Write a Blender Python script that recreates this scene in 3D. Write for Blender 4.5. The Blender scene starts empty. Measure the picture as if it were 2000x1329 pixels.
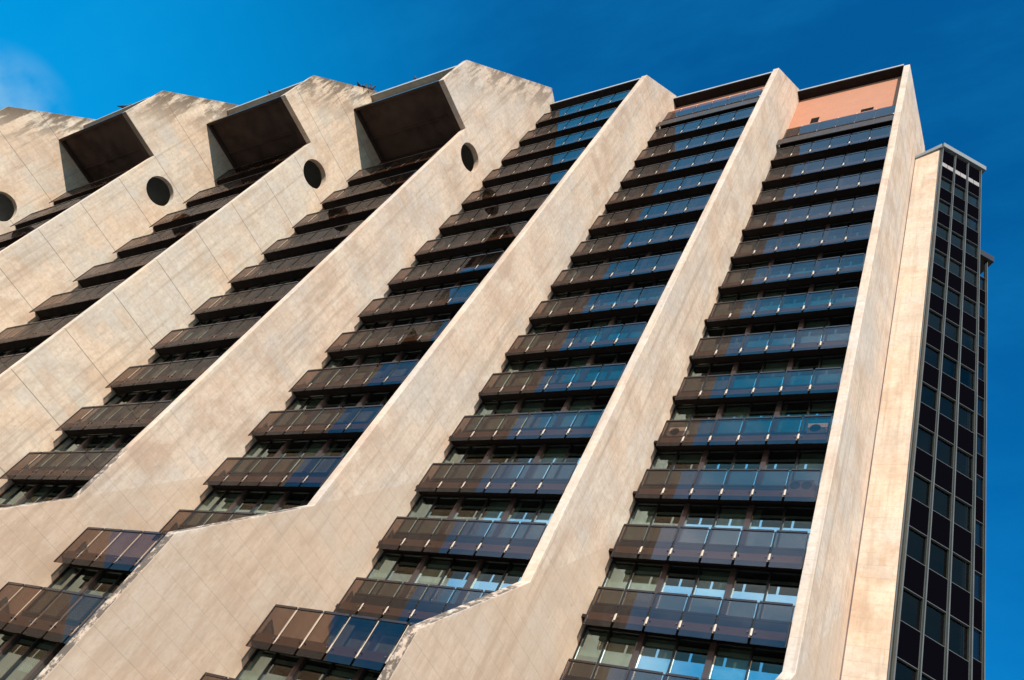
import bpy, math, random
import numpy as np
from mathutils import Matrix, Vector

random.seed(7)
# ------------------------------------------------------------------ camera, sky, sun
Z0 = 57.2232                       # survey level 0 (top guard rail) above the street
sc = bpy.context.scene
PX, PY, XE, TH = 7.6786, 3.2479, 0.3285, 0.3952      # bay pitch, bay step, fin offset, fin thickness
cam = bpy.data.objects.new('camera', bpy.data.cameras.new('camera'))
sc.collection.objects.link(cam)
cam.data.sensor_width = 36.0
cam.data.lens = 1615.61 / 2000 * 36
cam.data.clip_start = 0.5
cam.data.clip_end = 5000
right = Vector((0.827803524397957, 0.3907681400457054, 0.4025438929105007))
down = Vector((-0.0862769884355905, 0.7976605191555545, -0.5969036584298812))
fwd = Vector((-0.5543443029930096, 0.45938867738083344, 0.6940204873297925))
M = Matrix((right, -down, -fwd)).transposed().to_4x4()
M.translation = Vector((14.6919, -21.9823, -55.6232 + Z0))
cam.matrix_world = M
sc.camera = cam
sc.view_settings.view_transform = 'Standard'
sc.view_settings.look = 'None'
sc.view_settings.exposure = 0.38
sc.view_settings.gamma = 1.0

SUN_DIR = Vector((-0.72, 1.0, -0.60)).normalized()      # the way the light travels
sun = bpy.data.objects.new('sun', bpy.data.lights.new('sun', 'SUN'))
sc.collection.objects.link(sun)
sun.data.energy = 5.0
sun.data.angle = math.radians(0.5)
sun.data.color = (1.0, 0.885, 0.775)
sun.rotation_euler = SUN_DIR.to_track_quat('-Z', 'Y').to_euler()
sun.location = (20, -60, 90)
to_sun = -SUN_DIR
SUN_EL = math.asin(to_sun.z)
SUN_AZ = math.atan2(to_sun.x, to_sun.y)

world = bpy.data.worlds.new('World')
sc.world = world
world.use_nodes = True
wt = world.node_tree
wt.nodes.clear()
wl = wt.links.new
def wn(t, **kw):
    n = wt.nodes.new(t)
    for k, v in kw.items(): setattr(n, k, v)
    return n
wout = wn('ShaderNodeOutputWorld'); wbg = wn('ShaderNodeBackground')
sky = wn('ShaderNodeTexSky', sky_type='NISHITA', sun_disc=False)
sky.sun_elevation = SUN_EL; sky.sun_rotation = SUN_AZ
sky.air_density = 1.0; sky.dust_density = 0.6; sky.ozone_density = 3.0
hs = wn('ShaderNodeHueSaturation'); hs.inputs['Saturation'].default_value = 1.25
tint = wn('ShaderNodeMix', data_type='RGBA', blend_type='MULTIPLY')
tint.inputs[0].default_value = 1.0
tint.inputs[7].default_value = (0.05, 1.20, 1.45, 1)
wl(sky.outputs[0], hs.inputs['Color']); wl(hs.outputs[0], tint.inputs[6])
# thin clouds by direction
tcw = wn('ShaderNodeTexCoord'); wmap = wn('ShaderNodeMapping'); wmap.inputs['Scale'].default_value = (1.2, 1.2, 2.6)
wl(tcw.outputs['Generated'], wmap.inputs[0])
cn = wn('ShaderNodeTexNoise'); cn.inputs['Scale'].default_value = 2.4; cn.inputs['Detail'].default_value = 7; cn.inputs['Roughness'].default_value = 0.55
wl(wmap.outputs[0], cn.inputs['Vector'])
cr = wn('ShaderNodeValToRGB'); cr.color_ramp.elements[0].position = 0.38; cr.color_ramp.elements[1].position = 0.62
wl(cn.outputs[0], cr.inputs[0])
def near_dir(d, c0, c1):
    dp = wn('ShaderNodeVectorMath', operation='DOT_PRODUCT'); dp.inputs[1].default_value = tuple(Vector(d).normalized())
    nz = wn('ShaderNodeVectorMath', operation='NORMALIZE'); wl(tcw.outputs['Generated'], nz.inputs[0]); wl(nz.outputs[0], dp.inputs[0])
    mr = wn('ShaderNodeMapRange', interpolation_type='SMOOTHSTEP'); mr.inputs[1].default_value = c0; mr.inputs[2].default_value = c1
    wl(dp.outputs['Value'], mr.inputs[0]); return mr.outputs[0]
south = near_dir((0.5, -0.85, 0.1), 0.05, 0.50)
mulc = wn('ShaderNodeMath', operation='MULTIPLY'); wl(cr.outputs[0], mulc.inputs[0]); wl(south, mulc.inputs[1])
# the wisp that shows at the left margin of the view
wisp_dir = (-0.866, -0.002, 0.500)
wz = near_dir(wisp_dir, 0.9970, 0.9998)
wno = wn('ShaderNodeTexNoise'); wno.inputs['Scale'].default_value = 22; wno.inputs['Detail'].default_value = 6
wl(tcw.outputs['Generated'], wno.inputs['Vector'])
wr = wn('ShaderNodeMapRange'); wr.inputs[1].default_value = 0.32; wr.inputs[2].default_value = 0.72; wl(wno.outputs[0], wr.inputs[0])
wm = wn('ShaderNodeMath', operation='MULTIPLY'); wl(wz, wm.inputs[0]); wl(wr.outputs[0], wm.inputs[1])
wm2 = wn('ShaderNodeMath', operation='MULTIPLY'); wl(wm.outputs[0], wm2.inputs[0]); wm2.inputs[1].default_value = 0.75
# very thin high veil that barely lightens the blue
vmap = wn('ShaderNodeMapping'); vmap.inputs['Scale'].default_value = (1.0, 3.2, 1.6); vmap.inputs['Rotation'].default_value = (0.3, 0.2, 0.6); wl(tcw.outputs['Generated'], vmap.inputs[0])
vno = wn('ShaderNodeTexNoise'); vno.inputs['Scale'].default_value = 3.5; vno.inputs['Detail'].default_value = 6; vno.inputs['Roughness'].default_value = 0.6; wl(vmap.outputs[0], vno.inputs['Vector'])
vra = wn('ShaderNodeMapRange'); vra.inputs[1].default_value = 0.42; vra.inputs[2].default_value = 0.85; vra.inputs[3].default_value = 0.0; vra.inputs[4].default_value = 0.16; wl(vno.outputs[0], vra.inputs[0])
mx0 = wn('ShaderNodeMath', operation='MAXIMUM'); wl(mulc.outputs[0], mx0.inputs[0]); wl(wm2.outputs[0], mx0.inputs[1])
mx = mx0
west = near_dir((-0.93, -0.05, 0.20), 0.60, 1.06)
wmx = wn('ShaderNodeMath', operation='MULTIPLY'); wl(west, wmx.inputs[0]); wmx.inputs[1].default_value = 0.85
glow = near_dir((-0.25, -0.65, 0.72), 0.69, 0.90)             # sky brightening added out of view, aimed where the facade glass reflects it
gl_ = wn('ShaderNodeMix', data_type='RGBA'); szg = wn('ShaderNodeSeparateXYZ'); ngz = wn('ShaderNodeVectorMath', operation='NORMALIZE'); wl(tcw.outputs['Generated'], ngz.inputs[0]); wl(ngz.outputs[0], szg.inputs[0])
gel = wn('ShaderNodeMapRange', interpolation_type='SMOOTHSTEP'); gel.inputs[1].default_value = 0.45; gel.inputs[2].default_value = 0.85; gel.inputs[3].default_value = 0.50; gel.inputs[4].default_value = 1.0
wl(szg.outputs[2], gel.inputs[0]); ggm = wn('ShaderNodeMath', operation='MULTIPLY'); wl(glow, ggm.inputs[0]); wl(gel.outputs[0], ggm.inputs[1])
wl(ggm.outputs[0], gl_.inputs[0]); wl(tint.outputs[2], gl_.inputs[6]); gl_.inputs[7].default_value = (0.5, 7.4, 14.0, 1)
hz = wn('ShaderNodeMix', data_type='RGBA'); wl(wmx.outputs[0], hz.inputs[0]); wl(gl_.outputs[2], hz.inputs[6]); hz.inputs[7].default_value = (0.0, 2.9, 6.6, 1)
sz = wn('ShaderNodeSeparateXYZ'); nzz = wn('ShaderNodeVectorMath', operation='NORMALIZE'); wl(tcw.outputs['Generated'], nzz.inputs[0]); wl(nzz.outputs[0], sz.inputs[0])
hm = wn('ShaderNodeMapRange', interpolation_type='SMOOTHSTEP'); hm.inputs[1].default_value = 0.40; hm.inputs[2].default_value = 0.08; hm.inputs[3].default_value = 0.0; hm.inputs[4].default_value = 0.9
wl(sz.outputs[2], hm.inputs[0])
hor = wn('ShaderNodeMix', data_type='RGBA'); wl(hm.outputs[0], hor.inputs[0]); wl(hz.outputs[2], hor.inputs[6]); hor.inputs[7].default_value = (5.2, 8.2, 8.0, 1)
cc = wn('ShaderNodeMix', data_type='RGBA'); wl(glow, cc.inputs[0]); cc.inputs[6].default_value = (2.1, 4.3, 6.3, 1); cc.inputs[7].default_value = (10.5, 12.5, 15.5, 1)
cl = wn('ShaderNodeMix', data_type='RGBA'); wl(mx.outputs[0], cl.inputs[0]); wl(hor.outputs[2], cl.inputs[6]); wl(cc.outputs[2], cl.inputs[7])
ve = wn('ShaderNodeMix', data_type='RGBA'); wl(vra.outputs[0], ve.inputs[0]); wl(cl.outputs[2], ve.inputs[6]); ve.inputs[7].default_value = (0.15, 3.3, 7.0, 1)
wl(ve.outputs[2], wbg.inputs['Color'])
wbg.inputs['Strength'].default_value = 0.10
wl(wbg.outputs[0], wout.inputs['Surface'])

# ------------------------------------------------------------------ materials
def newmat(name):
    m = bpy.data.materials.new(name); m.use_nodes = True
    m.node_tree.nodes.clear()
    return m, m.node_tree
class N:
    def __init__(s, nt): s.nt = nt
    def n(s, t, **kw):
        x = s.nt.nodes.new(t)
        for k, v in kw.items(): setattr(x, k, v)
        return x
    def l(s, a, b): s.nt.links.new(a, b)
    def math(s, op, a, b=None, c=None, clamp=False):
        x = s.n('ShaderNodeMath', operation=op, use_clamp=clamp)
        for i, v in enumerate((a, b, c)):
            if v is None: continue
            if isinstance(v, (int, float)): x.inputs[i].default_value = v
            else: s.l(v, x.inputs[i])
        return x.outputs[0]
    def mix(s, fac, a, b, mode='MIX'):
        x = s.n('ShaderNodeMix', data_type='RGBA', blend_type=mode)
        for i, v in ((0, fac), (6, a), (7, b)):
            if isinstance(v, (int, float)): x.inputs[i].default_value = v
            elif isinstance(v, tuple): x.inputs[i].default_value = (*v, 1) if len(v) == 3 else v
            else: s.l(v, x.inputs[i])
        return x.outputs[2]
    def noise(s, vec, scale, detail=4, rough=0.5, vscale=None):
        if vscale:
            m = s.n('ShaderNodeMapping'); m.inputs['Scale'].default_value = vscale; s.l(vec, m.inputs[0]); vec = m.outputs[0]
        x = s.n('ShaderNodeTexNoise'); x.inputs['Scale'].default_value = scale; x.inputs['Detail'].default_value = detail
        x.inputs['Roughness'].default_value = rough; s.l(vec, x.inputs['Vector']); return x.outputs[0]
    def ramp(s, v, lo, hi, a=0., b=1.):
        x = s.n('ShaderNodeMapRange', interpolation_type='SMOOTHSTEP')
        for i, q in enumerate((v, lo, hi, a, b)):
            if isinstance(q, (int, float)): x.inputs[i].default_value = q
            else: s.l(q, x.inputs[i])
        return x.outputs[0]
    def bsdf(s, col, rough, metal=0., spec=0.5, bump=None, bstr=0.3, bdist=0.02):
        b = s.n('ShaderNodeBsdfPrincipled')
        if isinstance(col, tuple): b.inputs['Base Color'].default_value = (*col, 1)
        else: s.l(col, b.inputs['Base Color'])
        if isinstance(rough, (int, float)): b.inputs['Roughness'].default_value = rough
        else: s.l(rough, b.inputs['Roughness'])
        b.inputs['Metallic'].default_value = metal
        b.inputs['Specular IOR Level'].default_value = spec
        if bump is not None:
            k = s.n('ShaderNodeBump'); k.inputs['Strength'].default_value = bstr; k.inputs['Distance'].default_value = bdist
            s.l(bump, k.inputs['Height']); s.l(k.outputs[0], b.inputs['Normal'])
        o = s.n('ShaderNodeOutputMaterial'); s.l(b.outputs[0], o.inputs[0]); return b

def stone(name, panel=0.0, bright=1.0, dirt=1.0, shift=0.0, foot=None):
    """limestone slab facing: courses, faint joints, blotches, streaks, weathering near copings"""
    m, nt = newmat(name); g = N(nt)
    geo = g.n('ShaderNodeNewGeometry'); P = geo.outputs['Position']
    sp = g.n('ShaderNodeSeparateXYZ'); g.l(P, sp.inputs[0])
    sn = g.n('ShaderNodeSeparateXYZ'); g.l(geo.outputs['True Normal'], sn.inputs[0])
    x, y, z = sp.outputs; zr = g.math('SUBTRACT', z, Z0)
    u = g.math('ADD', g.math('ADD', x, y), shift)
    cv = g.n('ShaderNodeCombineXYZ'); g.l(u, cv.inputs[0]); g.l(g.math('ADD', zr, 90 + 1.2), cv.inputs[1])
    def brick(w, h, mort, off, smooth=0.1):
        b = g.n('ShaderNodeTexBrick'); g.l(cv.outputs[0], b.inputs['Vector'])
        b.inputs['Scale'].default_value = 1; b.inputs['Brick Width'].default_value = w; b.inputs['Row Height'].default_value = h
        b.inputs['Mortar Size'].default_value = mort; b.inputs['Mortar Smooth'].default_value = smooth
        b.inputs['Color1'].default_value = (0, 0, 0, 1); b.inputs['Color2'].default_value = (1, 1, 1, 1); b.inputs['Mortar'].default_value = (.5, .5, .5, 1)
        b.offset = off; return b
    b1 = brick(1.02, 0.6, 0.012, 0.5)
    tone = b1.outputs['Color']; joint = b1.outputs['Fac']
    big = g.noise(P, 0.16, 4, 0.6); mid = g.noise(P, 0.55, 6, 0.62); fine = g.noise(P, 5.0, 8, 0.72)
    streak = g.noise(P, 1.0, 6, 0.65, (2.4, 2.4, 0.22))
    c = g.mix(g.ramp(mid, 0.40, 0.64), (0.675, 0.530, 0.410), (0.490, 0.345, 0.250))
    c = g.mix(g.ramp(big, 0.42, 0.66, 0, 0.75), c, (0.565, 0.485, 0.41))
    tn = g.n('ShaderNodeSeparateColor'); g.l(tone, tn.inputs[0])
    c = g.mix(g.math('MULTIPLY', tn.outputs[0], 0.62 + 0.20 * panel), c, g.mix(g.ramp(g.noise(P, 0.33, 2), 0.42, 0.58), (0.65, 0.475, 0.345), (0.53, 0.48, 0.42)))
    c = g.mix(g.ramp(fine, 0.38, 0.70, 0.0, 0.42), c, (0.38, 0.275, 0.195))
    c = g.mix(g.ramp(streak, 0.50, 0.70, 0.0, 0.55), c, (0.40, 0.295, 0.215))
    run = g.noise(P, 1.0, 5, 0.6, (3.2, 3.2, 0.10))
    c = g.mix(g.ramp(run, 0.52, 0.68, 0.0, 0.50), c, (0.37, 0.275, 0.20))
    crack = g.noise(P, 2.3, 9, 0.85)
    c = g.mix(g.ramp(crack, 0.585, 0.66, 0.0, 0.60), c, (0.26, 0.19, 0.135))
    blot = g.noise(P, 1.7, 5, 0.6)
    c = g.mix(g.ramp(blot, 0.54, 0.70, 0.0, 0.35), c, (0.70, 0.60, 0.49))
    # weathering: under the sloping copings of the fins and low down by their feet
    slope = g.math('SUBTRACT', g.math('ADD', g.math('MULTIPLY', y, 1.6), 11.8), zr)
    near = g.ramp(slope, 0.0, 5.5, 1.0, 0.0)
    side = g.ramp(x, -14.0, -16.5, 0.0, 1.0)
    heavy = g.noise(P, 1.1, 8, 0.7, (1.0, 1.6, 0.33))
    dk = g.math('MULTIPLY', g.math('MULTIPLY', near, side), g.ramp(heavy, 0.45, 0.55), clamp=True)
    c = g.mix(g.math('MULTIPLY', dk, 0.95 * dirt), c, (0.14, 0.10, 0.07))
    rim = g.math('MULTIPLY', g.math('MULTIPLY', g.ramp(slope, 0.05, 0.75, 1.0, 0.0), side), g.ramp(g.noise(P, 2.6, 6, 0.7), 0.34, 0.60))
    c = g.mix(g.math('MULTIPLY', rim, 0.65 * dirt), c, (0.12, 0.085, 0.06))
    low = g.ramp(zr, -40.5, -45.5, 0.0, 1.0)
    lowd = g.math('MULTIPLY', low, g.ramp(g.noise(P, 1.5, 8, 0.72, (1.2, 1.2, 0.35)), 0.44, 0.62))
    c = g.mix(g.math('MULTIPLY', lowd, 0.55 * dirt), c, (0.33, 0.225, 0.15))
    if foot is not None:
        below = g.math('LESS_THAN', g.math('SUBTRACT', zr, g.math('MULTIPLY', y, 1.36)), foot)
        c = g.mix(g.math('MULTIPLY', below, 0.5), c, (0.50, 0.365, 0.26))
    # black lichen on the faces that look up or out at the feet
    front = g.math('MULTIPLY', g.ramp(sn.outputs[1], -0.3, -0.7, 0.0, 1.0), g.ramp(zr, -41.6, -42.2, 0.0, 1.0))
    lich = g.ramp(g.noise(P, 3.2, 9, 0.75), 0.42, 0.52)
    c = g.mix(g.math('MULTIPLY', g.math('MULTIPLY', front, lich), 0.85 * dirt), c, (0.055, 0.045, 0.038))
    c = g.mix(g.math('MULTIPLY', joint, 0.22), c, (0.34, 0.26, 0.19))
    # open joint at every floor level
    fr = g.math('FRACT', g.math('DIVIDE', g.math('ADD', zr, 91.2), 3.0))
    wl_ = g.math('MULTIPLY', g.math('LESS_THAN', fr, 0.0095), 0.06 + 0.55 * panel)
    c = g.mix(wl_, c, (0.07, 0.06, 0.05))
    if bright != 1.0: c = g.mix(1.0, c, (bright, bright, bright * 0.97), 'MULTIPLY')
    h = g.math('SUBTRACT', g.math('ADD', g.math('MULTIPLY', fine, 0.5), g.math('MULTIPLY', mid, 0.8)), g.math('MULTIPLY', joint, 0.5))
    h = g.math('SUBTRACT', h, wl_)
    g.bsdf(c, 0.88, spec=0.25, bump=h, bstr=0.45, bdist=0.03)
    return m

def plain(name, col, rough=0.6, var=0.25, scale=3.0, metal=0.0, spec=0.5, vs=(1, 1, 1)):
    m, nt = newmat(name); g = N(nt)
    P = g.n('ShaderNodeNewGeometry').outputs['Position']
    n1 = g.noise(P, scale, 6, 0.6, vs); n2 = g.noise(P, scale * 0.2, 3)
    c = g.mix(g.ramp(n1, 0.3, 0.75, 0, var), col, tuple(v * 0.45 for v in col))
    c = g.mix(g.ramp(n2, 0.4, 0.7, 0, var), c, tuple(min(1, v * 1.35) for v in col))
    g.bsdf(c, g.ramp(n1, 0.2, 0.8, rough * 0.85, min(1, rough * 1.15)), metal, spec, bump=n1, bstr=0.12, bdist=0.01)
    return m

def glass(name, trans, ior, refl=(1, 1, 1), wave=0.0, rough=0.0, dust=0.0, graz=0.85):
    """tinted sheet glass: see-through part plus a real mirror reflection"""
    m, nt = newmat(name); g = N(nt)
    P = g.n('ShaderNodeNewGeometry').outputs['Position']
    gl = g.n('ShaderNodeBsdfGlossy'); gl.inputs['Color'].default_value = (*refl, 1); gl.inputs['Roughness'].default_value = rough
    # Schlick reflectance of one face (same from either side of the thin pane)
    ge = g.n('ShaderNodeNewGeometry'); dt = g.n('ShaderNodeVectorMath', operation='DOT_PRODUCT')
    g.l(ge.outputs['Incoming'], dt.inputs[0]); g.l(ge.outputs['True Normal'], dt.inputs[1])
    f0 = ((ior - 1) / (ior + 1)) ** 2
    pw = g.math('POWER', g.math('SUBTRACT', 1.0, g.math('ABSOLUTE', dt.outputs['Value'])), 5.0)
    fres = g.math('MULTIPLY_ADD', pw, (1 - f0) * graz, f0)
    if wave:
        k = g.n('ShaderNodeBump'); k.inputs['Strength'].default_value = wave; k.inputs['Distance'].default_value = 0.05
        g.l(g.noise(P, 0.7, 2), k.inputs['Height']); g.l(k.outputs[0], gl.inputs['Normal'])
    tr = g.n('ShaderNodeBsdfTransparent'); tr.inputs['Color'].default_value = (*trans, 1)
    mxs = g.n('ShaderNodeMixShader'); g.l(fres, mxs.inputs[0]); g.l(tr.outputs[0], mxs.inputs[1]); g.l(gl.outputs[0], mxs.inputs[2])
    last = mxs
    if dust:
        df = g.n('ShaderNodeBsdfDiffuse'); df.inputs['Color'].default_value = (0.30, 0.22, 0.17, 1)
        m2 = g.n('ShaderNodeMixShader'); g.l(g.ramp(g.noise(P, 2.2, 6, 0.65, (1, 1, 0.5)), 0.3, 0.8, dust * 0.4, dust * 1.6), m2.inputs[0])
        g.l(mxs.outputs[0], m2.inputs[1]); g.l(df.outputs[0], m2.inputs[2]); last = m2
    o = g.n('ShaderNodeOutputMaterial'); g.l(last.outputs[0], o.inputs[0])
    return m

MAT = dict(
    stone=stone('limestone_facing'),
    panel=stone('limestone_panels', panel=1.0, bright=1.06, shift=0.4),
    tower=stone('pale_limestone', bright=0.94, dirt=0.9, shift=0.2),
    salmon=plain('salmon_render', (0.44, 0.200, 0.120), 0.85, 0.12, 6.0, spec=0.2),
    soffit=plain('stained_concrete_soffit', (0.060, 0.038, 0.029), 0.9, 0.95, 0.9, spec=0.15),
    dark=plain('dark_bronze_metal', (0.022, 0.014, 0.011), 0.42, 0.4, 4.0),
    brown=plain('brown_anodised_column', (0.055, 0.037, 0.031), 0.38, 0.3, 2.5),
    rail=plain('bronze_guard_rail', (0.032, 0.021, 0.018), 0.32, 0.3, 4.0),
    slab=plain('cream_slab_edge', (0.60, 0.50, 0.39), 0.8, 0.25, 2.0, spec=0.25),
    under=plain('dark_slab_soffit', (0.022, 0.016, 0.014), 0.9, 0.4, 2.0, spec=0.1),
    coping=plain('pale_metal_coping', (0.36, 0.33, 0.28), 0.5, 0.3, 2.0),
    cornice=plain('grey_metal_cornice', (0.16, 0.175, 0.175), 0.55, 0.3, 2.0),
    eave=plain('tan_eave_board', (0.42, 0.33, 0.25), 0.8, 0.3, 2.0, spec=0.2),
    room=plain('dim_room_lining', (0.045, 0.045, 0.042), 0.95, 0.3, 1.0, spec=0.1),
    blind=plain('pale_fabric_blind', (0.72, 0.70, 0.64), 0.9, 0.15, 3.0, spec=0.1),
    frame=plain('black_window_frame', (0.014, 0.012, 0.011), 0.4, 0.3, 3.0),
    steel=plain('grey_steel_mullion', (0.11, 0.115, 0.11), 0.4, 0.4, 3.0, metal=0.3),
    green=plain('dark_green_mullion_side', (0.030, 0.040, 0.034), 0.5, 0.3, 3.0),
    rust=plain('weathered_flashing', (0.13, 0.085, 0.075), 0.7, 0.7, 2.0, vs=(1, 1, .3)),
    white=plain('white_painted_metal', (0.62, 0.58, 0.50), 0.5, 0.2, 5.0),
    grille=plain('black_fan_grille', (0.012, 0.012, 0.012), 0.9, 0.2, 5.0, spec=0.05),
    skirt=plain('brown_stained_panel', (0.042, 0.030, 0.025), 0.7, 0.6, 2.5),
    louvre=plain('pale_louvre', (0.24, 0.22, 0.21), 0.6, 0.3, 5.0),
    feather=plain('dark_feathers', (0.03, 0.03, 0.032), 0.8, 0.4, 20.0),
    paving=plain('street_paving', (0.16, 0.15, 0.14), 0.9, 0.35, 0.4),
    bal=glass('bronze_tinted_glass', (0.49, 0.40, 0.35), 1.66, (0.84, 0.90, 1.0), dust=0.010, graz=0.32),
    pane=glass('greenish_window_glass', (0.66, 0.72, 0.67), 3.9, (0.76, 0.97, 1.0), wave=0.02),
    tpane=glass('grey_tower_glass', (0.26, 0.27, 0.27), 1.42, (1.0, 0.82, 0.70), wave=0.03),
)
def spandrel_mat():
    m, nt = newmat('black_spandrel_glass'); g = N(nt)
    g.bsdf((0.002, 0.0017, 0.003), 0.5, spec=0.0)
    return m
MAT['span'] = spandrel_mat()

# ------------------------------------------------------------------ mesh helpers
class MB:
    def __init__(s): s.v = []; s.f = []; s.m = []; s.mats = []
    def mi(s, k):
        if k not in s.mats: s.mats.append(k)
        return s.mats.index(k)
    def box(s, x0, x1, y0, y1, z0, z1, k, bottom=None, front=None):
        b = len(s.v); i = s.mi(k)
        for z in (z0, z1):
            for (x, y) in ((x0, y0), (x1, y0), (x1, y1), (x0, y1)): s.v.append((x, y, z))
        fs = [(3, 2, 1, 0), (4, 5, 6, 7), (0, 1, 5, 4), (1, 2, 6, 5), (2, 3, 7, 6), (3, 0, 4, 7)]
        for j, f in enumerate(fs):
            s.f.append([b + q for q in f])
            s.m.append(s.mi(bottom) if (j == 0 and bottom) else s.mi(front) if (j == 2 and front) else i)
        return s
    def obox(s, o, d, w0, w1, t0, t1, z0, z1, k):
        """box in a frame: along unit d from point o, thickness along n (left of d)"""
        d = Vector((d[0], d[1], 0)); n = Vector((-d[1], d[0], 0)); o = Vector((o[0], o[1], 0)); b = len(s.v); i = s.mi(k)
        for z in (z0, z1):
            for (a, t) in ((w0, t0), (w1, t0), (w1, t1), (w0, t1)):
                p = o + d * a + n * t; s.v.append((p.x, p.y, z))
        for f in [(3, 2, 1, 0), (4, 5, 6, 7), (0, 1, 5, 4), (1, 2, 6, 5), (2, 3, 7, 6), (3, 0, 4, 7)]:
            s.f.append([b + q for q in f]); s.m.append(i)
        return s
    def prism_x(s, poly, x0, x1, k, hole=None, seg=40):
        """poly of (y,z), counter-clockwise seen from +x, extruded along x; round hole=(y,z,r)"""
        i = s.mi(k); n = len(poly)
        if hole is None:
            b = len(s.v)
            for x in (x0, x1):
                for (y, z) in poly: s.v.append((x, y, z))
            s.f.append([b + q for q in reversed(range(n))]); s.m.append(i)
            s.f.append([b + n + q for q in range(n)]); s.m.append(i)
            for q in range(n):
                r = (q + 1) % n; s.f.append([b + q, b + r, b + n + r, b + n + q]); s.m.append(i)
            return s
        import bmesh
        from mathutils.geometry import tessellate_polygon
        hy, hz, hr = hole
        hp = [(hy + hr * math.cos(2 * math.pi * q / seg), hz + hr * math.sin(2 * math.pi * q / seg)) for q in range(seg)]
        allp = poly + hp
        tris = tessellate_polygon([[Vector((y, z, 0)) for y, z in poly], [Vector((y, z, 0)) for y, z in hp]])
        b = len(s.v); T = len(allp)
        for x in (x0, x1):
            for (y, z) in allp: s.v.append((x, y, z))
        for t in tris:
            a, c, e = [allp[q] for q in t]
            area = (c[0] - a[0]) * (e[1] - a[1]) - (c[1] - a[1]) * (e[0] - a[0])
            t = list(t) if area > 0 else list(reversed(t))
            s.f.append([b + T + q for q in t]); s.m.append(i)
            s.f.append([b + q for q in reversed(t)]); s.m.append(i)
        for q in range(n):
            r = (q + 1) % n; s.f.append([b + q, b + r, b + T + r, b + T + q]); s.m.append(i)
        for q in range(seg):
            r = (q + 1) % seg; s.f.append([b + n + r, b + n + q, b + T + n + q, b + T + n + r]); s.m.append(i)
        return s
    def cyl(s, c, axis, r, h, k, seg=10):
        b = len(s.v); i = s.mi(k); a = 'xyz'.index(axis); o = [(1, 2), (2, 0), (0, 1)][a]
        for e in (0, 1):
            for q in range(seg):
                p = list(c); p[a] += e * h; p[o[0]] += r * math.cos(2 * math.pi * q / seg); p[o[1]] += r * math.sin(2 * math.pi * q / seg); s.v.append(tuple(p))
        s.f.append([b + q for q in reversed(range(seg))]); s.m.append(i)
        s.f.append([b + seg + q for q in range(seg)]); s.m.append(i)
        for q in range(seg):
            r2 = (q + 1) % seg; s.f.append([b + q, b + r2, b + seg + r2, b + seg + q]); s.m.append(i)
        return s
    def mesh(s, name, off=(0, 0, 0), bevel=0.0):
        me = bpy.data.meshes.new(name)
        me.from_pydata([(x - off[0], y - off[1], z - off[2]) for x, y, z in s.v], [], s.f)
        for k in s.mats: me.materials.append(MAT[k])
        me.polygons.foreach_set('material_index', s.m); me.update()
        return me
    def build(s, name, parent=None, origin=(0, 0, 0)):
        """vertices given in world (z relative to level 0) coordinates; object origin at `origin`"""
        return link(name, s.mesh(name, origin), origin, parent)
WORLD = {}
def link(name, data, loc, parent=None):
    o = bpy.data.objects.new(name, data); sc.collection.objects.link(o)
    loc = Vector(loc); WORLD[o.name] = loc
    if parent is not None:
        o.parent = parent; o.location = loc - WORLD[parent.name]
    else: o.location = loc + Vector((0, 0, Z0))
    return o
def tag(o, label=None, cat=None, group=None, kind=None):
    if label: o['label'] = label
    if cat: o['category'] = cat
    if group: o['group'] = group
    if kind: o['kind'] = kind
    return o

FX = lambda n: -XE - (5 - n) * PX                # right face of fin n (n = 0 leftmost .. 6 rightmost)
FY = lambda n: -3.2327 + (n - 5) * PY            # front edge of fin n
BX = lambda n: (n - 6) * PX                      # left end of the balcony glass of bay n
BY = lambda n: (n - 6) * PY                      # glass plane of bay n
GROUND = -Z0

# ------------------------------------------------------------------ ground
gnd = MB().box(-700, 700, -700, 700, GROUND - 0.5, GROUND, 'paving').build('street', None, (0, 0, GROUND))
tag(gnd, kind='structure')

# ------------------------------------------------------------------ the office building
bld = link('office_building', None, (-20, -6, GROUND))
tag(bld, 'tall stepped office block with pale stone fins and rows of tinted glass balconies', 'building')
SLOPE = {5: 3.60, 4: -0.50, 6: 7.05}
HEAD = {3: (-13.03, -12.35, -9.04), 2: (-16.17, -17.35, -14.20), 1: (-19.17, -22.20, -18.90), 0: (-22.20, -27.10, -23.76), -1: (-25.25, -32.0, -28.6)}
HOLE = {3: (-8.13, -13.25, 0.93), 2: (-11.30, -18.42, 0.93), 1: (-14.30, -23.26, 0.93), 0: (-17.45, -28.10, 0.93)}
KINK = {6: -41.4, 5: -41.5, 4: -41.5, 3: -44.5, 2: -47.5, 1: -50.0, 0: -51.5, -1: -52.0}
def fin_poly(n):
    yf = FY(n); yb = BY(n + 1) + 1.0; zk = KINK[n]; out = 3.38; drop = out * 1.29
    p = [(yf - out, GROUND), (yb, GROUND)]
    if n in (5, 4):
        a = SLOPE[n]; top = [(yb, a + 3.70), (yf + 3.62, a + 3.70), (yf + 3.30, a + 4.10), (yf, a)]
    elif n == 6:
        yb = 6.5; p[1] = (yb, GROUND); top = [(yb, 7.05), (yf, 7.05)]
    elif n == 3:
        yh, zb, za = HEAD[3]
        top = [(yb, -0.30), (-6.44, -0.28), (-7.35, 0.11), (yh, za), (yh, zb), (yf, zb)]
    else:
        yh, zb, za = HEAD[n]
        top = [(yb, za + 4.87), (yh + 3.08, za + 4.87), (yh, za), (yh, zb), (yf, zb)]
    q = p + top
    if GROUND < zk - drop: q += [(yf, zk), (yf - out, zk - drop)]
    else: q += [(yf, zk), (yf - out * (zk - GROUND) / drop, GROUND)]; q[0] = q[-1]; q.pop()
    return q
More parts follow.
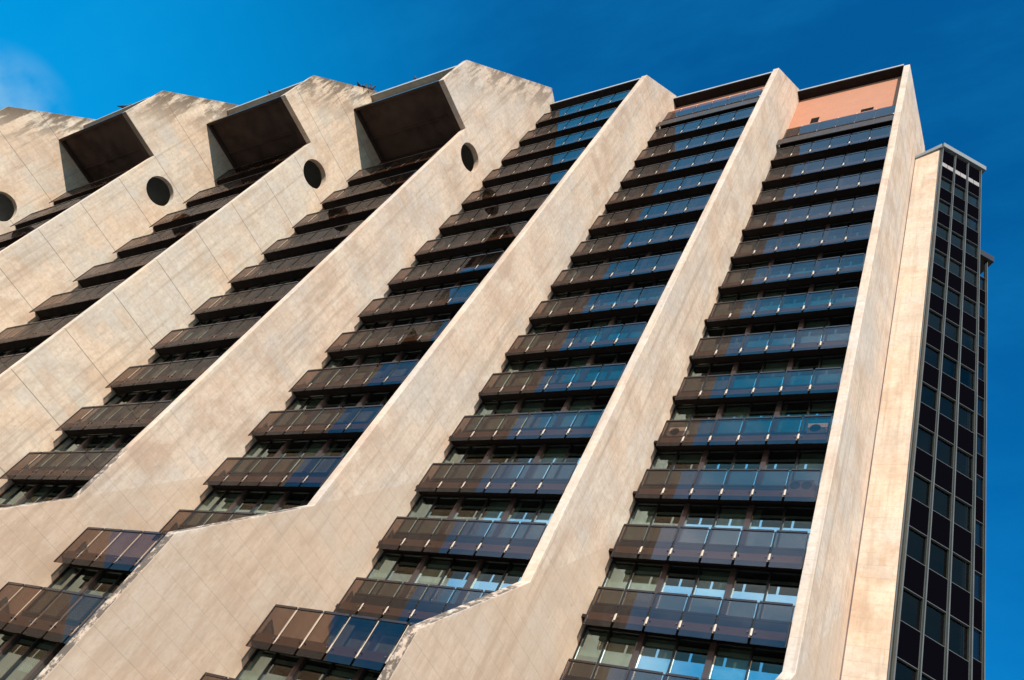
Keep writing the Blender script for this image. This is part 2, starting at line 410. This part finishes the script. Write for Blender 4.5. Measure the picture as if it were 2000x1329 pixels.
FIN_LAB = {6: 'rightmost fin, a tall plain slab of wall with a square top', 5: 'second fin from the right with a pointed sloping top',
           4: 'third fin from the right with a pointed sloping top', 3: 'broad fin with a round hole beside the widest dark canopy',
           2: 'fin with a round hole between the two biggest dark canopies', 1: 'fin with a round hole left of the middle dark canopy', 0: 'leftmost fin, cut by the edge of the picture'}
for n in range(-1, 7):
    xr = FX(n); org = (xr, FY(n), GROUND)
    mat = 'panel' if n <= 2 else 'fin%d' % n
    if n > 2: MAT[mat] = stone('limestone_fin_facing', shift=n * .37, foot=KINK[n] - 1.36 * FY(n))
    poly = fin_poly(n)
    o = MB().prism_x(poly, xr - TH, xr, mat, HOLE.get(n)).build('fin', bld, org)
    bv = o.modifiers.new('bevel', 'BEVEL'); bv.width = 0.02; bv.segments = 2; bv.limit_method = 'ANGLE'; bv.angle_limit = math.radians(35)
    if n in FIN_LAB: o['label'] = FIN_LAB[n]

# ---- repeated pieces (shared meshes, origin at the top left end of a balcony's glass)
GAPS = [0.0, 1.07, 2.25, 3.44, 4.62, 5.80, 6.93]
L0, L1 = -XE + 0.003, PX - XE - TH - 0.003       # clear width between the fins
WY = 0.66                                        # window wall behind the glass plane
def me_slab(deep=0.0):
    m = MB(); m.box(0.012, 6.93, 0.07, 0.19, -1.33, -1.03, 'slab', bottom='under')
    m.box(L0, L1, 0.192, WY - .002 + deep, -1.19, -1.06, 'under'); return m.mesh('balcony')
def me_rail(posts=True):
    m = MB()
    if posts: add_posts(m)
    for i in range(6):
        a, b = GAPS[i] + (0.0 if i == 0 else 0.05), GAPS[i + 1] - 0.05
        m.box(a, b, -0.022, 0.034, -0.075, 0.0, 'rail')
    m.box(-0.03, 6.95, 0.050, 0.075, -0.055, -0.02, 'dark')
    m.box(-0.012, 0.02, -0.018, 0.03, -1.60, -0.08, 'rail'); m.box(6.91, 6.94, -0.018, 0.03, -1.60, -0.08, 'rail')
    return m.mesh('guard_rail')
def add_posts(m, which=range(1, 6), mat='frame'):
    for i in which:
        g = GAPS[i]; m.box(g - 0.028, g + 0.028, 0.040, 0.066, -1.31, -0.06, mat)
        m.box(g - 0.034, g + 0.034, 0.028, 0.038, -1.29, -1.02, 'slab')
        for s in (-0.115, 0.115):
            for z in (-1.19,): m.cyl((g + s, -0.028, z), 'y', 0.022, 0.09, 'steel' if i % 2 else 'frame', 8)
            m.cyl((g + s, -0.036, -0.04), 'y', 0.018, 0.03, 'steel' if i % 2 else 'frame', 8)
    return m
def me_glass(i=None):
    m = MB()
    for j in range(6):
        if i is not None and j != i: continue
        a, b = GAPS[j] + (0.022 if j == 0 else 0.045), GAPS[j + 1] - (0.022 if j == 5 else 0.045)
        m.box(a, b, 0.0, 0.012, -1.61, -0.078, 'bal')
    return m.mesh('glass_panel' if i is not None else 'glass_balustrade')
MUL = ((0.68, 0.055), (1.93, 0.20), (3.20, 0.055), (4.45, 0.20), (5.70, 0.055))
def me_wall():
    """window wall of one storey between two slabs; local y = 0 is the wall's face"""
    m = MB(); m.box(L0, L1, 0.0, 0.09, -1.06, -0.29, 'dark'); m.box(L0, L1, -0.03, 0.10, -0.285, -0.21, 'frame')
    m.box(L0, L1, 0.01, 0.09, 1.72, 1.80, 'frame')
    m.box(L0, L0 + .06, 0.0, 0.09, -0.205, 1.715, 'frame'); m.box(L1 - .06, L1, 0.0, 0.09, -0.205, 1.715, 'frame')
    for x, w in MUL:
        m.box(x - w / 2, x + w / 2, -0.06 if w > .1 else -0.02, 0.088, -0.205, 1.715, 'brown' if w > .1 else 'frame')
    return m.mesh('ribbon_window')
def me_pane():
    m = MB(); e = [L0 + .06] + [v for x, w in MUL for v in (x - w / 2, x + w / 2)] + [L1 - .06]
    for i in range(0, len(e), 2): m.box(e[i], e[i + 1], 0.045, 0.052, -0.205, 1.715, 'pane')
    return m.mesh('pane')
def me_blind(seed):
    r = random.Random(seed); m = MB(); e = [L0 + .06] + [v for x, w in MUL for v in (x - w / 2, x + w / 2)] + [L1 - .06]
    for i in range(0, len(e), 2):
        if r.random() < 0.42:
            m.box(e[i] + .03, e[i + 1] - .03, 0.16, 0.17, r.choice((-.1, -.1, 0.2, 0.7, 1.2)), 1.70, 'blind')
        elif r.random() < 0.35:
            w = e[i + 1] - e[i]; m.box(e[i] + .03, e[i] + w * r.uniform(.15, .4), 0.16, 0.18, -0.2, 1.7, 'blind')
    return m.mesh('blind')
SLAB, RAIL, RAILN, GALL, WALL, PANE = me_slab(), me_rail(), me_rail(False), me_glass(), me_wall(), me_pane()
POSTS = [add_posts(MB(), (i,)).mesh('post') for i in range(1, 6)]
PALE = [add_posts(MB(), (i,), 'slab').mesh('post') for i in range(1, 6)]  # pushed-out rows: same posts in cream, their sunlit look put into the colour
DEEP = {d: me_slab(d) for d in (2.24, 0.62)}
GP = [me_glass(i) for i in range(6)]
BLIND = [me_blind(s) for s in (3, 5, 8, 13, 21, 34, 55)]

TOPROW = {6: 1, 5: 1, 4: 1, 3: 5, 2: 6, 1: 8, 0: 10}
def push(n, k):
    """how far a balcony row stands out further than the ones above (the two lowest storeys in view)"""
    first = {6: 15, 5: 15, 4: 15, 3: 16, 2: 17}.get(n, 99)
    return 0.0 if k < first else 2.24 if k == first else 2.86
LAST = {6: 17, 5: 17, 4: 17, 3: 17, 2: 17, 1: 16, 0: 15}
near = set()
cand = []
for n in range(7):
    for k in range(TOPROW[n], LAST[n] + 1):
        p = Vector((BX(n) + 3.5, BY(n), -3 * k)) - Vector((14.69, -21.98, -55.62))
        q = (p.dot(right), p.dot(down), p.dot(fwd)); uu, vv = q[0] / q[2] * 1615.6, q[1] / q[2] * 1615.6
        if abs(uu) < 1150 and vv < 720: cand.append((q[2], n, k))
near = {(n, k) for _, n, k in sorted(cand)[:16]}
for n in range(7):
    for k in range(TOPROW[n], LAST[n] + 1):
        px_, py_, pz_ = BX(n), BY(n) - push(n, k), -3.0 * k
        pw = push(n, k - 1)                       # the window wall under the slab above
        b = link('balcony', DEEP[round(push(n, k) - pw, 2)] if push(n, k) > pw else SLAB, (px_, py_, pz_), bld)
        link('guard_rail', RAILN if (n, k) in near else RAIL, (px_, py_, pz_), b)
        if (n, k) in near:
            for q in (PALE if push(n, k) else POSTS): link('post', q, (px_, py_, pz_), b)
        if (n, k) in near:
            for i in range(6): link('glass_panel', GP[i], (px_, py_, pz_), b)
        else: link('glass_balustrade', GALL, (px_, py_, pz_), b)
        wy = BY(n) - pw + WY
        w = link('ribbon_window', WALL, (px_, wy, pz_), bld)
        link('pane', PANE, (px_, wy, pz_), w)
        link('blind', BLIND[(n * 5 + k * 3) % 7], (px_, wy, pz_), w)

# ---- rooms behind the windows: back wall, floors; closes each bay
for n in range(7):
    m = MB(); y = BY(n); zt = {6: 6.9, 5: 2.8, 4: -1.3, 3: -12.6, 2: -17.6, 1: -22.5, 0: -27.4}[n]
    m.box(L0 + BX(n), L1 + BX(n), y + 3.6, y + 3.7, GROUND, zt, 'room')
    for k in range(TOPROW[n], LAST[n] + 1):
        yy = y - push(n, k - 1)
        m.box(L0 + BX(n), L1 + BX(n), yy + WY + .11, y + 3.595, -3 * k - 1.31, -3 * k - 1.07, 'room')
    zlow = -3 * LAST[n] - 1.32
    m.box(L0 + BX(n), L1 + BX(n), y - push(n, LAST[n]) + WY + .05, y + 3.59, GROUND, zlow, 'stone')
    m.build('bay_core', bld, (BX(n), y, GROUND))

# ---- attic of the two right-hand bays: tall first guard with a skirt, salmon wall, roof edge
def attic(n, zroof):
    x, y = BX(n), BY(n); org = (x, y, 0)
    b = link('balcony', SLAB, (x, y, 0.12), bld)
    m = MB()
    for i in range(6):
        a, c = GAPS[i] + 0.04, GAPS[i + 1] - 0.04
        m.box(x + a, x + c, y - 0.02, y - 0.006, -1.20, 0.12, 'bal')
        m.box(x + a, x + c, y + 0.035, y + 0.05, -2.05, -1.26, 'skirt')
    m.build('glass_balustrade', b, org)
    r = MB(); r.box(x - .02, x + 6.93, y, y + .05, -1.26, -1.205, 'rail'); r.box(x + L0, x + L1, y + .06, y + .10, -2.05, -1.22, 'rail')
    for i in range(1, 6):
        g = x + GAPS[i]; r.box(g - .03, g + .03, y + .03, y + .058, -2.05, 0.05, 'brown')
        r.box(g - .035, g + .035, y - .03, y + .02, 0.06, 0.15, 'slab')
    r.build('guard_rail', b, org)
    w = MB()
    for (a, c) in ((1.18, 1.72), (4.5, 5.3)) if n == 6 else ():
        pass
    cuts = [(1.15, 1.72), (4.50, 5.32)] if n == 6 else []
    if cuts:
        e = [L0, *cuts[0], *cuts[1], L1]
        for i in range(0, 6, 2): w.box(x + e[i], x + e[i + 1], y + WY, y + .86, 1.72, 2.80, 'salmon')
        w.box(x + cuts[0][0], x + cuts[0][1], y + WY, y + .86, 1.72, 1.9, 'salmon'); w.box(x + cuts[1][0], x + cuts[1][1], y + WY, y + .86, 1.72, 1.9, 'salmon')
        w.box(x + cuts[1][0], x + cuts[1][1], y + WY, y + .86, 2.38, 2.80, 'salmon')
        w.box(x + L0, x + L1, y + WY, y + .86, 2.80, zroof - .35, 'salmon')
    else: w.box(x + L0, x + L1, y + WY, y + .86, 1.72, zroof - .35, 'salmon')
    w.build('rendered_wall', bld, org)
    MB().box(x + L0, x + L1, y + WY + .01, y + .85, -1.07, 1.715, 'dark').build('upper_wall', bld, org)
    if cuts:
        for c in cuts:
            MB().box(x + c[0], x + c[1], y + .70, y + .76, 1.9, 2.8, 'grille').build('vent_opening', bld, (x + c[0], y + .70, 1.9))
attic(6, 7.25); attic(5, 3.05)
def roof(n, z, ov=-0.02):
    x, y = BX(n), BY(n)
    m = MB(); m.box(x + L0, x + L1, y + ov, y + ov + 0.06, z - 0.20, z, 'coping'); m.box(x + L0, x + L1, y + ov + .01, y + ov + .059, z - 0.34, z - 0.202, 'under'); m.box(x + L0, x + L1, y + ov + .062, y + 6.0, z - 0.34, z - 0.03, 'under')
    m.build('roof', bld, (x, y, z))
roof(6, 7.30); roof(5, 3.10); roof(4, -0.85)
# window head of bay 4 under its roof
x, y = BX(4), BY(4)
MB().box(x + L0, x + L1, y + WY, y + .76, -1.195, -1.185, 'frame').build('window_head', bld, (x, y, -1.19))

# ---- boxes (canopies) over bays 0..3
CAN = {3: (-13.03, -12.35, -9.80), 2: (-16.15, -17.35, -14.95), 1: (-19.17, -22.20, -19.75), 0: (-22.20, -27.10, -24.6)}
CAN_LAB = {3: 'largest dark canopy, right of the other two', 2: 'middle dark canopy', 1: 'left dark canopy near the edge of the picture'}
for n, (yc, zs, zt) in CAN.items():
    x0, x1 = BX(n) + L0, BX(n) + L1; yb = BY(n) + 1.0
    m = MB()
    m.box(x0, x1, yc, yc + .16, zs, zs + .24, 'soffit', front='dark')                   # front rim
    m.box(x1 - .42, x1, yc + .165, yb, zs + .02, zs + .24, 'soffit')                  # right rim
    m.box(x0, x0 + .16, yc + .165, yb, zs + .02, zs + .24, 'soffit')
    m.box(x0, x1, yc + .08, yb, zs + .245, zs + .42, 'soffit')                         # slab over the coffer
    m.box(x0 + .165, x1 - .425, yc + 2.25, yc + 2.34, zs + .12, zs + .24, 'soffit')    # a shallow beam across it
    c = m.build('canopy', bld, (x0, yc, zs))
    if n in CAN_LAB: c['label'] = CAN_LAB[n]
    g = MB(); g.box(x0, x1, yc + .40, yc + .412, zs + .425, zt - .34, 'pane'); g.build('clerestory_glass', bld, (x0, yc, zs))
    MB().box(x0, x1, yc + .44, yc + .50, zs + .425, zt - .34, 'dark').build('clerestory_wall', bld, (x0, yc, zs))
    r = MB(); r.box(x0, x1, yc - 0.03, yc + .05, zt - .30, zt, 'coping'); r.box(x0, x1, yc + .052, yb + 4, zt - .335, zt - .02, 'eave')
    r.build('roof', bld, (x0, yc, zt))
    # upper wall of the bay between the canopy and its first balcony
    kz = -3 * TOPROW[n] + 1.80
    if zs > kz: MB().box(x0, x1, BY(n) + WY, BY(n) + .76, kz + .005, zs + .24, 'dark').build('upper_wall', bld, (x0, BY(n), kz))
# rear mass of the block, hidden behind the fins and roofs from the street
m = MB()
for n in range(7):
    zt = {6: 6.9, 5: 2.7, 4: -1.3, 3: -10.2, 2: -15.4, 1: -20.2, 0: -25.1}[n]
    m.box(FX(n) - PX, FX(n) - .001, BY(n) + 3.72, BY(n) + 16, GROUND, zt, 'stone')
m.build('rear_wall', bld, (-20, 8, GROUND))

# ------------------------------------------------------------------ corner tower with the dark curtain wall
P0 = Vector((8.98, 4.40)); th = math.radians(46.4); D = (math.cos(th), math.sin(th)); NN = (-D[1], D[0])
def at(s, t=0.0, base=P0): return Vector((base.x + D[0] * s + NN[0] * t, base.y + D[1] * s + NN[1] * t))
tw = link('corner_tower', None, (9.0, 8.0, GROUND))
tag(tw, 'slim tower of black glass with one pale stone side, right of the stone fins', 'tower')
MB().box(7.353, 8.80, 4.40, 4.9, GROUND, 1.15, 'tower').build('stone_wall', tw, (7.35, 4.4, GROUND))
MB().box(7.352, 7.40, 4.385, 4.399, GROUND, 1.10, 'rust').build('joint_seal', tw, (7.35, 4.39, GROUND))
o = MB()
o.v = [(7.353, 4.403, 1.15), (8.80, 4.403, 1.15), (8.80, 4.9, 1.15), (7.353, 4.9, 1.15), (8.80, 4.403, 1.75), (8.80, 4.9, 1.75)]
o.f = [[0, 1, 4], [3, 5, 2], [1, 2, 5, 4], [0, 4, 5, 3], [3, 2, 1, 0]]; o.m = [0] * 5; o.mats = ['tower']
o.build('stone_wall', tw, (7.35, 4.4, 1.15))
MB().box(8.802, 8.97, 4.43, 4.9, GROUND, 1.75, 'rust').box(8.83, 8.87, 4.40, 4.428, GROUND, 1.75, 'steel').build('flashing', tw, (8.8, 4.43, GROUND))
# core so nothing shows through
core = MB(); core.obox(P0, D, 0.05, 2.85, 0.75, 5.0, GROUND, 1.6, 'room'); core.build('tower_core', tw, (9, 8, GROUND))
BAYS = [0.0, 0.955, 1.91, 2.865]
ZW = -1.97                                                    # a window head level
def tower_face(root, base, bays, ztop, zbot, first=0):
    for i, s in enumerate(bays):
        a = at(s, 0, base)
        m = MB(); m.obox(base, D, s - .022, s + .022, -.10, -.005, zbot, ztop, 'steel'); m.obox(base, D, s - .05, s + .05, 0, .16, zbot, ztop, 'green')
        m.build('mullion', root, (a.x, a.y, zbot))
    k = 0; z = ztop
    zw = ZW
    while zw - 2.95 * 18 > zbot - 3 and k < 18:
        zh = zw - 2.95 * k; k += 1
        if zh > ztop: continue
        for i in range(len(bays) - 1):
            a0, a1 = bays[i] + .052, bays[i + 1] - .052
            a = at(a0, 0, base)
            if zh - 1.5 > zbot:
                r = random.Random(i * 31 + k * 7)
                w = MB(); w.obox(base, D, a0, a1, .10, .108, zh - 1.46, zh - .02, 'tpane')
                w.obox(base, D, a0, a1, .0, .12, zh - .02, zh + .005, 'steel'); w.obox(base, D, a0, a1, .0, .12, zh - 1.48, zh - 1.46, 'steel')
                win = w.build('window', root, (a.x, a.y, zh - 1.5))
                q = r.random()
                if (k, i) in ((4, 0), (4, 1), (4, 2)) and base == P0:
                    hz = (zh - .55, zh - .05) if i == 0 else (zh - 1.3, zh - .05)
                    MB().obox(base, D, a0 + .01, a1 - .12, .125, .14, *hz, 'blind').build('blind', win, (a.x, a.y, zh - 1.5))
                elif q < 0.45:
                    MB().obox(base, D, a0 + .01, a1 - r.uniform(.02, .35), .22, .24, zh - r.uniform(.5, 1.4), zh - .05, 'room' if q < .2 else 'louvre' if q < .26 else 'cornice').build('blind', win, (a.x, a.y, zh - 1.5))
                st = zh - 1.50
                MB().obox(base, D, a0, a1, .02, .06, st - 1.42, st - .002, 'span').build('spandrel_panel', root, (a.x, a.y, st - 1.42))
    return
tower_face(tw, P0, BAYS, 1.75, GROUND)
# attic of the tower: dark panes and the pale louvre band under them
for i in range(3):
    a0, a1 = BAYS[i] + .052, BAYS[i + 1] - .052; a = at(a0)
    MB().obox(P0, D, a0, a1, .02, .06, 0.02, 1.72, 'span').build('spandrel_panel', tw, (a.x, a.y, 0))
    m = MB()
    for q in range(2): m.obox(P0, D, a0 + q * .43, a0 + q * .43 + .40, .0, .05, -0.56, -0.06, 'louvre')
    m.build('louvre', tw, (a.x, a.y, -.56))
    MB().obox(P0, D, a0, a1, .02, .06, -1.93, -0.60, 'span').build('spandrel_panel', tw, (a.x, a.y, -1.9))
# cornice: slab edge along the curtain wall, a raking one over the stone side
c = MB(); c.obox(P0, D, -.06, 3.12, -.22, 5.2, 1.80, 2.32, 'cornice')
b = len(c.v)
A = [(7.353, 4.30), (8.955, 4.235), (8.98, 4.95), (7.353, 4.95)]
for (xx, yy), zb in zip(A, (0.92, 1.80, 1.80, 0.92)): c.v.append((xx, yy, zb))
for (xx, yy), zb in zip(A, (1.25, 2.30, 2.30, 1.25)): c.v.append((xx, yy, zb))
for f in [(3, 2, 1, 0), (4, 5, 6, 7), (0, 1, 5, 4), (1, 2, 6, 5), (2, 3, 7, 6), (3, 0, 4, 7)]: c.f.append([b + q for q in f]); c.m.append(0)
c.build('cornice', tw, (9, 6, 1.8))

rt = link('rear_tower', None, (12.0, 12.0, GROUND))
tag(rt, 'lower black glass tower peeping out behind the taller slim tower', 'tower')
P1 = at(0, 3.0)
tower_face(rt, P1, [3.9, 4.9, 5.86], -2.95, GROUND)
MB().obox(P1, D, 3.9, 5.80, .75, 3.5, GROUND, -3.0, 'room').build('tower_core', rt, (12, 12, GROUND))
MB().obox(P1, D, 3.7, 6.18, -.3, 4, -2.95, -2.35, 'dark').build('roof', rt, (12, 12, -2.9))

# ------------------------------------------------------------------ air conditioners on two balconies
def ac(name, x, y, z, w, label, fans=1):
    r = link(name, None, (x, y, z)); tag(r, label, 'air conditioner', 'air conditioners on the right-hand balconies')
    MB().box(x, x + w, y, y + .30, z + .30, z + .86, 'white').build('case', r, (x, y, z + .3))
    m = MB()
    for f in range(fans): m.cyl((x + w * (f + .5) / fans - (0 if fans > 1 else .1), y - .014, z + .58), 'y', .21 if fans == 1 else .19, .012, 'grille', 20)
    m.build('fan_grille', r, (x, y, z + .5))
    MB().box(x + .06, x + .10, y + .04, y + .26, z, z + .298, 'frame').box(x + w - .10, x + w - .06, y + .04, y + .26, z, z + .298, 'frame').build('stand', r, (x, y, z))
    return r
ac('air_conditioner', 0.02, 0.42, -30.85, 0.78, 'beige air conditioner behind glass at the left end of the rightmost bay')
ac('air_conditioner', 5.92, 0.42, -30.85, 0.80, 'beige air conditioner behind glass beside the rightmost fin')
ac('air_conditioner', 5.75, 0.36, -34.06, 0.86, 'twin-fan air conditioner one floor below the one beside the rightmost fin', 2)

# ------------------------------------------------------------------ birds on the roof edges
def bird_mesh():
    """one skinned body: tail, trunk, breast, neck, head, beak"""
    rings = [(-.20, .02, .012, .006), (-.11, .035, .03, .02), (-.03, .06, .055, .05), (.05, .075, .06, .06), (.10, .12, .045, .045), (.125, .17, .028, .03), (.145, .20, .030, .030), (.175, .20, .018, .018), (.21, .19, .004, .004)]
    v = []; f = []; S = 10
    for (yy, zz, rx, rz) in rings:
        for q in range(S): a = 2 * math.pi * q / S; v.append((rx * math.cos(a), yy, zz + .07 + rz * math.sin(a)))
    for i in range(len(rings) - 1):
        for q in range(S): r = (q + 1) % S; f.append([i * S + q, i * S + r, (i + 1) * S + r, (i + 1) * S + q])
    f.append(list(reversed(range(S)))); f.append([(len(rings) - 1) * S + q for q in range(S)])
    b = len(v)
    for sx in (-.022, .022):
        for zz in (0, .07):
            for (dx, dy) in ((-.006, -.006), (.006, -.006), (.006, .006), (-.006, .006)): v.append((sx + dx, .02 + dy, zz))
        k = len(v) - 8
        for q in range(4): r = (q + 1) % 4; f.append([k + q, k + r, k + 4 + r, k + 4 + q])
        f.append([k + 3, k + 2, k + 1, k]); f.append([k + 4, k + 5, k + 6, k + 7])
    me = bpy.data.meshes.new('bird'); me.from_pydata(v, [], f); me.materials.append(MAT['feather'])
    for p in me.polygons: p.use_smooth = True
    me.update(); return me
BM = bird_mesh()
def bird(x, y, z, rz, label, sc_=1.5, group=None):
    o = link('bird', BM, (x, y, z)); o.rotation_euler = (math.radians(18), 0, rz); o.scale = (sc_,) * 3
    tag(o, label, 'bird', group); return o
bird(-19.69, -13.12, -9.80, 2.2, 'small dark bird perched on the roof edge above the largest canopy')
bird(-27.09, -16.15, -14.95, 0.6, 'small dark bird perched on the roof edge above the middle canopy')
bird(-34.47, -19.15, -19.76, -0.9, 'dark bird with a raised tail on the roof edge above the left canopy', 2.3)
bird(-34.20, -19.12, -19.76, 2.0, 'second dark bird close beside the one above the left canopy', 2.0)
for i, t in enumerate((0.0, .25, .45, .68, .88)):
    yy = -14.0 + t * .75; zz = -14.20 + 1.581 * (yy + 16.17)
    bird(FX(2) - .2, yy, zz, 0.5 + i, 'dark bird in the row on the sloping fin top left of the largest canopy', 1.9, 'birds in a row on the fin')
